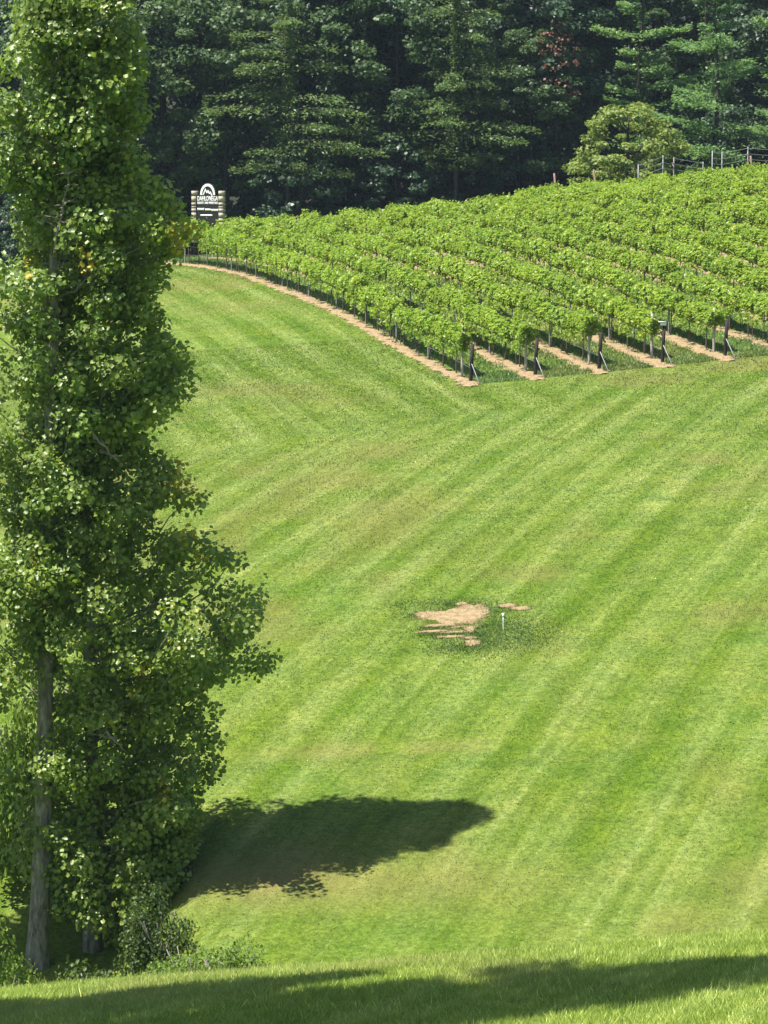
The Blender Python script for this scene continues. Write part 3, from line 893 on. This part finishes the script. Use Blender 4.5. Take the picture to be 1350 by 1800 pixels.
# tree B: the leafy one whose right outline shows against the lawn
YB = 68.0; mB = YB / FPX
bX = (150 - 675) * mB
bz = float(terrain(bX, YB))
oy = np.array([-100, -50, 0, 100, 180, 245, 300, 400, 470, 520, 620, 690, 735, 820, 930, 1000, 1070, 1150, 1195, 1290, 1340, 1440, 1560, 1610, 1660])
ox = np.array([10, 50, 88, 105, 112, 70, 150, 195, 165, 130, 212, 165, 88, 185, 215, 285, 325, 280, 165, 250, 232, 200, 190, 175, 150])
pz = ZC - (oy - HORIZON) * mB - bz; pr = ox * mB
o_ = np.argsort(pz)
def yb(px, py, rad): return ((px - 150) * mB, ZC - (py - HORIZON) * mB - bz, rad)
def pb(px, py, dy): return ((px - 150) * mB, dy, ZC - (py - HORIZON) * mB - bz)
HB = float(pz.max())
tulip_tree("tulip_tree", "tall leafy tulip tree with a pyramidal crown and a few yellow shoots", (bX, YB, bz), HB,
           [(0, 0, -1), (.05, 0, 5), (-.1, 0, 12), (0, 0, 18), (.1, 0, HB)], pz[o_], pr[o_], .7, 235, 130, 11, .16, back=.8, left=.8, edge=True, front_left=.85,
           yellow=[yb(330, 415, .55), yb(335, 840, .6), yb(325, 920, .4), yb(350, 980, .3), yb(160, 455, .4), yb(240, 1180, .4), yb(285, 1385, .25), yb(60, 450, .3), yb(390, 1430, .4)],
           dead=[(pb(112, 440, -1.6), pb(135, 300, -1.7), .035, 16), (pb(170, 745, -1.7), pb(225, 800, -2.0), .03, 6), (pb(195, 1265, -2.0), pb(228, 1300, -2.1), .028, 4), (pb(150, 250, -1.2), pb(165, 190, -1.3), .03, 2)],
           group="tulip trees of the hollow")
# tree A: grey trunk bare up to the crown
YA = 67.3; mA = YA / FPX
aX = (52 - 675) * mA; az_ = float(terrain(aX, YA))
def ta(px, py): return ((px - 52) * mA, 0, ZC - (py - HORIZON) * mA - az_)
HA = ZC - (-60 - HORIZON) * mA - az_
za = lambda py: ZC - (py - HORIZON) * mA - az_
tulip_tree("tulip_tree", "tulip tree with a bare mottled grey trunk showing below its crown", (aX, YA, az_), HA,
           [(0, 0, -1), ta(52, 1700), ta(66, 1450), ta(74, 1170), ta(72, 1000), ta(95, 600), ta(100, 200), ta(100, -100)],
           [za(1150), za(1050), za(900), za(700), za(400), za(100), za(-60)], [.6, 1.6, 2.0, 2.0, 1.9, 1.5, .4], za(1120), 150, 120, 12, .21, left=1.0,
           yellow=[((70 - 52) * mA, za(985), .22), (.2, za(460), .3), (.6, za(1085), .2)], group="tulip trees of the hollow", leaf=.115)
# tree C: neighbour standing mostly outside the picture on the left
YD = 67.0; cX = -12.3; cz = float(terrain(cX, YD))
tulip_tree("tulip_tree", "tulip tree standing behind the bare grey trunk at the cluster's outer side", (cX, YD, cz), 14.5,
           [(0, 0, -1), (0, 0, 10), (.1, 0, 15)], [0, 3, 8, 11, 13, 14.5], [1.0, 2.0, 2.5, 2.1, 1.2, .2], 5.5, 90, 90, 13, .2, group="tulip trees of the hollow", leaf=.17, quad=True)
# the tall tree out of the picture whose shadow crosses the near lawn
eX, eY = -7.9, 30.2; ez = float(terrain(eX, eY))
tulip_tree("tulip_tree", "tall slender tulip tree beside the near lawn crest", (eX, eY, ez), 31.5,
           [(0, 0, -1), (0, 0, 15), (0, 0, 33)], [0, 3, 8, 14, 20, 27, 33], [.5, 1.6, 2.7, 2.9, 2.7, 1.7, .5], 2.5, 170, 80, 14, .3, leaf=.22, quad=True, sigma=.55, back=1.15, left=1)

fX, fY = -8.2, 34.0; fz = float(terrain(fX, fY))
tulip_tree("tulip_tree", "shorter tulip tree growing beside the tall slender one above the near lawn", (fX, fY, fz), 18.0,
           [(0, 0, -1), (0, 0, 8), (0, 0, 16.5)], [0, 3, 8, 12, 16.5], [.5, 1.9, 2.5, 2.0, .4], 1.5, 120, 80, 15, .25, leaf=.22, quad=True, sigma=.55, back=1, left=1)

# ------------------------------------------------------------------ bushes of the hollow
M['bush'] = leaf_mat("bush_leaf", [(0, (.06, .12, .02)), (.6, (.13, .22, .035)), (1, (.21, .29, .06))], .38, (.3, .42, .04), .5, .3)
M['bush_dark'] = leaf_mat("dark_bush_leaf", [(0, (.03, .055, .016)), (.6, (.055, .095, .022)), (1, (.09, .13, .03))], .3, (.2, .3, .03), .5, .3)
def bush_mesh(seed, n, leaf, lobes=9):
    r = np.random.default_rng(seed)
    c = unit(r.normal(0, 1, (lobes, 3))) * r.uniform(.2, .75, (lobes, 1)); c[:, 2] = np.abs(c[:, 2]) * .9 + .15
    which = r.integers(0, lobes, n)
    d = unit(r.normal(0, 1, (n, 3)))
    P = c[which] + d * (r.uniform(.3, 1, (n, 1)) ** .5) * r.uniform(.28, .5, (lobes, 1))[which]
    P[:, 2] = np.abs(P[:, 2])
    Nn = d * .5 + np.array([0, 0, .6]) + r.normal(0, .5, (n, 3))
    return leaf_mesh("bush_foliage", P, Nn, r.uniform(.6, 1.2, n) * leaf, r)
def stems(seed, n=6, h=.7):
    r = np.random.default_rng(seed); mb = MB()
    for i in range(n):
        a = r.uniform(0, 6.28); mb.tube([[0, 0, -.08], [math.cos(a) * .15, math.sin(a) * .15, h * .4], [math.cos(a) * .45, math.sin(a) * .45, h]], [.03, .02, .008], 5)
    return mb.data("stems")
STEM = stems(4); STEM.materials.append(M['bark'])
BUSH = {}
def bush(px, Yd, hgt, wid, seed, label, mat='bush', leaf=.055, n=4500, name="shrub", cat="shrub", group=None):
    x = (px - 675) / FPX * Yd
    o = empty(name, (x, Yd, float(terrain(x, Yd)) - .05), seed * 1.3); tag(o, label, cat, group)
    key = (seed % 3, mat, leaf, n)
    if key not in BUSH:
        me = bush_mesh(60 + key[0], n, leaf); me.materials.append(M[mat]); BUSH[key] = me
    f = link("foliage", BUSH[key], None, o); s = link("stem", STEM, None, o)
    for q in (f, s): q.scale = (wid, wid, hgt)
    return o
bush(112, 62.6, 2.5, 1.1, 1, "sunlit pale green shrub beside the bare grey tree trunk")
bush(-25, 63.0, 2.7, 1.2, 2, "sunlit shrub on the outer side of the grey tree trunk")
bush(30, 71, 5.0, 1.6, 5, "tall pale green bush glowing behind the grey tree trunk", n=5000)
bush(395, 60.5, 1.75, 1.25, 3, "rounded green shrub at the creek edge below the tree shadow", leaf=.05)
bush(325, 60.8, 1.75, 1.2, 4, "low green shrub between the leafy tulip tree and the creek bank", leaf=.05)
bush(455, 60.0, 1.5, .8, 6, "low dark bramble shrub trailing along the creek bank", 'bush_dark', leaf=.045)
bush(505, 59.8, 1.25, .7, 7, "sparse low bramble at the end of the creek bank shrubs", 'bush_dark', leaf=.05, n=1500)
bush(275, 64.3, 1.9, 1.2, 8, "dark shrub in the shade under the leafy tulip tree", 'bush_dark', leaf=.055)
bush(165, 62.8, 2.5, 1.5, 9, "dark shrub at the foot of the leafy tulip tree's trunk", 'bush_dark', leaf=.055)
bush(1352, 58.5, .55, .35, 10, "small leafy sapling at the lawn edge away from the trees", leaf=.09, n=500)

# ------------------------------------------------------------------ the wood behind
M['broad'] = leaf_mat("broadleaf", [(0, (.028, .060, .022)), (.6, (.055, .105, .034)), (1, (.10, .16, .055))], .3, (.16, .28, .05), .5, .3)
M['broad2'] = leaf_mat("blue_green_broadleaf", [(0, (.026, .055, .032)), (.6, (.05, .10, .052)), (1, (.10, .16, .085))], .28, (.12, .22, .06), .45, .4)
M['hemlock'] = leaf_mat("hemlock_needles", [(0, (.045, .085, .035)), (.6, (.105, .175, .058)), (1, (.18, .26, .09))], .33, (.25, .38, .07), .5, .3)
M['pine'] = leaf_mat("white_pine_needles", [(0, (.06, .135, .055)), (.6, (.135, .25, .09)), (1, (.22, .34, .13))], .38, (.28, .48, .10), .5, .3)
M['olive'] = leaf_mat("olive_bush_leaf", [(0, (.075, .13, .03)), (.6, (.17, .245, .055)), (1, (.28, .34, .08))], .36, (.36, .48, .07), .5, .3)
M['red'] = leaf_mat("reddening_leaf", [(0, (.09, .08, .04)), (.5, (.24, .10, .08)), (1, (.34, .19, .15))], .35, (.4, .12, .08), .5, .3)
M['wbark'] = plain_mat("woodland_bark", (.020, .018, .016), (.055, .048, .04), 5, .9)

def broad_mesh(seed, H, R, z0, n, leaf):
    r = np.random.default_rng(seed)
    nc = 95
    h = r.uniform(0, 1, nc) ** .9
    prof = np.sin(np.clip(h * .85 + .13, 0, 1) * math.pi) ** .6
    a = r.uniform(0, 6.283, nc); q = r.uniform(.45, 1, nc) ** .6
    c = np.stack([np.cos(a) * q * R * prof, np.sin(a) * q * R * prof, z0 + h * (H - z0)], -1)
    cs = r.uniform(.5, 1.15, nc) * R * .20
    w = r.integers(0, nc, n)
    d = unit(r.normal(0, 1, (n, 3)))
    P = c[w] + d * (r.uniform(0, 1, (n, 1)) ** .4) * cs[w][:, None] * np.array([1.25, 1.25, .6])
    out = unit(P * np.array([1, 1, 0]))
    Nn = d * .35 + out * .25 + np.array([0, 0, .7]) + r.normal(0, .45, (n, 3))
    me = leaf_mesh("crown", P, Nn, r.uniform(.6, 1.25, n) * leaf, r, quad=True, aspect=.95)
    mb = MB()
    mb.tube([[0, 0, -.4], [.1, 0, H * .3], [0, .1, H * .65], [0, 0, H * .92]], [.20, .16, .10, .03], 8)
    for i in range(0, nc, 4):
        b = np.array([0, 0, max(c[i, 2] - .45 * np.hypot(*c[i, :2]) - .3, z0 * .8)])
        mb.tube(limb_points(b, c[i], r, 5, .05), np.linspace(.07, .015, 5), 5, cap=False)
    return me, mb.data("trunk", True)
def conifer_mesh(seed, H, R, z0, gap, pads, tuft, droop, n_limb=5, thick=.10, width=.30):
    r = np.random.default_rng(seed)
    mb = MB(); mb.tube([[0, 0, -.4], [.12, .1, H * .15], [-.1, 0, H * .35], [.22, .1, H * .6], [0, 0, H]], [.20, .17, .14, .09, .02], 8)
    Ps, Ts, Ns = [], [], []
    z = z0
    while z < H - .6:
        f = (z - z0) / (H - z0)
        Rz = R * (1 - f) ** .75 * (0.35 + .65 * min(1, f * 6 + .4))
        for j in range(n_limb):
            if r.random() < .12: continue
            a = r.uniform(0, 6.283); L = Rz * r.uniform(.45, 1.15)
            zz_ = z + r.uniform(-.35, .35) * gap
            q = np.linspace(0, 1, 6)
            prof = droop * L * q ** 1.6 + .10 * L * q * (1 - droop) if droop < 0 else L * (.05 * q + droop * q * q)
            pts = np.stack([np.cos(a) * L * q, np.sin(a) * L * q, zz_ + prof], -1)
            mb.tube(pts, np.linspace(.05, .01, 6), 4, cap=False)
            m_ = int(pads * (.35 + .65 * L / R))
            u = r.uniform(.08, 1.02, m_) ** .75
            wv = r.normal(0, 1, m_) * width * L * (1.1 - u * .75) * .55
            px = np.interp(u, q, pts[:, 0]) - np.sin(a) * wv
            py = np.interp(u, q, pts[:, 1]) + np.cos(a) * wv
            pz_ = np.interp(u, q, pts[:, 2]) + r.normal(0, thick, m_) - (np.abs(wv) * .25 if droop < 0 else -np.abs(r.normal(0, thick, m_)))
            Ps.append(np.stack([px, py, pz_], -1))
            t = np.stack([np.cos(a) - np.sin(a) * np.sign(wv) * .7, np.sin(a) + np.cos(a) * np.sign(wv) * .7, np.full(m_, -.25 if droop < 0 else .45)], -1)
            Ts.append(t + r.normal(0, .35, t.shape))
        z += gap * r.uniform(.8, 1.2)
    m_ = 2600 if droop < 0 else 700
    zi = r.uniform(z0 - 1.0, H, m_); ai = r.uniform(0, 6.283, m_); ri = r.uniform(.15, 1.1, m_) * (1.05 - zi / H)
    Ps.append(np.stack([np.cos(ai) * ri, np.sin(ai) * ri, zi], -1)); Ts.append(r.normal(0, 1, (m_, 3)))
    P = np.concatenate(Ps); T = np.concatenate(Ts)
    Nn = np.array([0, 0, 1.0]) + r.normal(0, .55, P.shape)
    me = leaf_mesh("crown", P, Nn, r.uniform(.6, 1.3, len(P)) * tuft, r, aspect=.42, T=T, quad=True)
    print("conifer", len(P))
    return me, mb.data("trunk", True)

KIND = {}
KIND['broadA'] = (*broad_mesh(401, 21, 5.6, 5.2, 19000, .30), 'broad')
KIND['broadB'] = (*broad_mesh(402, 23, 6.2, 6.2, 20000, .32), 'broad2')
KIND['broadC'] = (*broad_mesh(403, 19, 5.4, 4.5, 18000, .28), 'broad')
KIND['hemA'] = (*conifer_mesh(404, 21, 7.2, 5.5, 1.25, 330, .28, -.16, 4, .13, .40), 'hemlock')
KIND['hemB'] = (*conifer_mesh(405, 20, 6.6, 5.0, 1.25, 310, .28, -.20, 4, .13, .40), 'hemlock')
KIND['pineA'] = (*conifer_mesh(406, 23, 5.2, 1.8, 2.0, 520, .30, .12, 4, .09, .55), 'pine')
KIND['pineB'] = (*conifer_mesh(407, 21, 4.8, 1.4, 1.9, 520, .30, .12, 4, .09, .55), 'pine')
def thicket_mesh(seed, H, R, n, leaf): return broad_mesh(seed, H, R, .3, n, leaf)
KIND['understory'] = (*broad_mesh(408, 6.5, 3.0, .3, 7000, .24), 'broad2')
KIND['olive'] = (*broad_mesh(409, 6.6, 3.7, .4, 15000, .20), 'olive')
KIND['red'] = (*broad_mesh(410, 13.2, 1.9, 7.4, 700, .20), 'red')
for a, b, c in KIND.values(): a.materials.append(M[c]); b.materials.append(M['wbark'])

def wood_tree(kind, px, Yd, s=1.0, rot=0.0, label="", name="forest_tree", sz_=None, cat="tree", group="trees of the wood behind the vineyard"):
    x = (px - 675) / FPX * Yd
    o = empty(name, (x, Yd, float(terrain(x, Yd)) - .05), rot); tag(o, label, cat, group)
    a, b, _ = KIND[kind]
    c = link("crown", a, None, o); t = link("trunk", b, None, o)
    for q in (c, t): q.scale = (s, s, sz_ or s)
    if kind == 'red': t.scale = (.35, .35, s)
    c["kind"] = "stuff"
    return o
# front edge, from the sign side towards the pines
wood_tree('broadA', 130, 203, 1.0, .4, "dark broadleaf tree on the outer side of the vineyard sign", "broadleaf_tree")
wood_tree('broadC', 290, 206, 1.05, 1.9, "dark broadleaf tree rising straight behind the vineyard sign", "broadleaf_tree")
wood_tree('hemA', 510, 200.5, 1.0, 2.2, "drooping hemlock with sunlit boughs beside the tree behind the sign", "hemlock_tree")
wood_tree('broadB', 650, 210, .95, 3.0, "blue green broadleaf tree between the two drooping hemlocks", "broadleaf_tree")
wood_tree('hemB', 800, 201.5, 1.0, .7, "second drooping hemlock, growing next to the reddening tree", "hemlock_tree")
wood_tree('red', 975, 202.5, 1.0, .3, "slender tree with reddening leaves between hemlock and pines", "reddening_tree")
wood_tree('broadB', 915, 207, .9, 5.0, "dark broadleaf tree standing behind the reddening tree", "broadleaf_tree")
wood_tree('olive', 1102, 197, 1.06, 1.0, "rounded olive green bush at the wood's edge below the pines", "olive_bush", cat="bush")
wood_tree('pineA', 1120, 203, 1.0, .2, "white pine with layered boughs rising above the olive bush", "pine_tree")
wood_tree('pineB', 1255, 200, 1.0, 2.5, "white pine with layered pale boughs beside the olive bush", "pine_tree")
wood_tree('pineA', 1390, 204, .97, 4.1, "white pine with layered boughs at the wood's outer corner", "pine_tree")
wood_tree('broadC', 400, 205.5, 1.0, 4.4, "dark broadleaf tree filling the gap between the sign and the first hemlock", "broadleaf_tree")
wood_tree('broadA', 600, 208, .95, 2.9, "dark broadleaf tree crowding the sunlit boughs of the first hemlock", "broadleaf_tree")
wood_tree('broadC', 700, 206, 1.0, 1.2, "dark broadleaf tree pressed against the second hemlock", "broadleaf_tree")
wood_tree('broadA', 930, 203.5, .62, 5.5, "dark broadleaf tree between second hemlock and reddening tree", "broadleaf_tree")
wood_tree('broadB', 1000, 209, .85, 3.7, "blue green broadleaf tree between reddening tree and olive bush", "broadleaf_tree")
i = 0
for Yd, kinds, pxs in ((214, ['broadB', 'broadA', 'hemB', 'broadC', 'broadB', 'hemA', 'broadA', 'pineB', 'pineA', 'broadB'], np.linspace(40, 1400, 10)),
                       (223, ['broadA', 'broadB', 'broadA', 'hemA', 'broadB', 'broadC', 'broadB', 'broadA', 'pineA', 'broadB'], np.linspace(-30, 1430, 10)),
                       (233, ['broadB', 'broadA', 'broadB', 'broadA', 'broadB', 'broadA', 'broadB', 'broadA', 'broadB', 'broadA'], np.linspace(0, 1380, 10)),
                       (243, ['broadA', 'broadB', 'broadA', 'broadB', 'broadA', 'broadB', 'broadA', 'broadB', 'broadA', 'broadB'], np.linspace(-20, 1400, 10))):
    for kd, px in zip(kinds, pxs):
        rr = random.Random(i); i += 1
        nm = {'b': "broadleaf_tree", 'h': "hemlock_tree", 'p': "pine_tree"}[kd[0]]
        wood_tree(kd, px + rr.uniform(-30, 30), Yd + rr.uniform(-2, 2), rr.uniform(.92, 1.12), rr.uniform(0, 6.28),
                  {'b': "broadleaf tree deep in the shaded wood behind the edge trees", 'h': "hemlock deep in the shaded wood behind the edge trees", 'p': "white pine deep in the wood behind the layered edge pines"}[kd[0]],
                  nm, group={'b': "broadleaf trees deep in the wood", 'h': "hemlocks deep in the wood", 'p': "pines deep in the wood"}[kd[0]])
for j, (px, uy) in enumerate([(505, 202.5), (700, 203), (800, 203.5), (930, 203)] + [(p, 209) for p in np.linspace(60, 1400, 13)] + [(p, 218) for p in np.linspace(20, 1420, 15)] + [(p, 228) for p in np.linspace(0, 1400, 15)]):
    rr = random.Random(900 + j)
    wood_tree('understory', px + rr.uniform(-25, 25), uy + rr.uniform(-2, 3), rr.uniform(.85, 1.2), rr.uniform(0, 6.28), "low dark understory tree in the shade below the edge trees", "understory_tree", group="understory trees of the wood's edge")


# ------------------------------------------------------------------ air
M['haze'], nt, out = new_mat("summer_haze")
pv = N(nt, "ShaderNodeVolumePrincipled"); pv.inputs["Color"].default_value = (.62, .80, 1.0, 1); pv.inputs["Density"].default_value = .0001
nt.links.new(pv.outputs[0], out.inputs["Volume"])
zlo = float(GZ.min()) - 1.0
mb = MB(); mb.box((2, 310, (zlo + 90) / 2), (900, 820, 90 - zlo))
tag(link("haze", mb.data("haze"), M['haze']), "thin bluish summer haze hanging over the valley", "haze", kind="stuff")
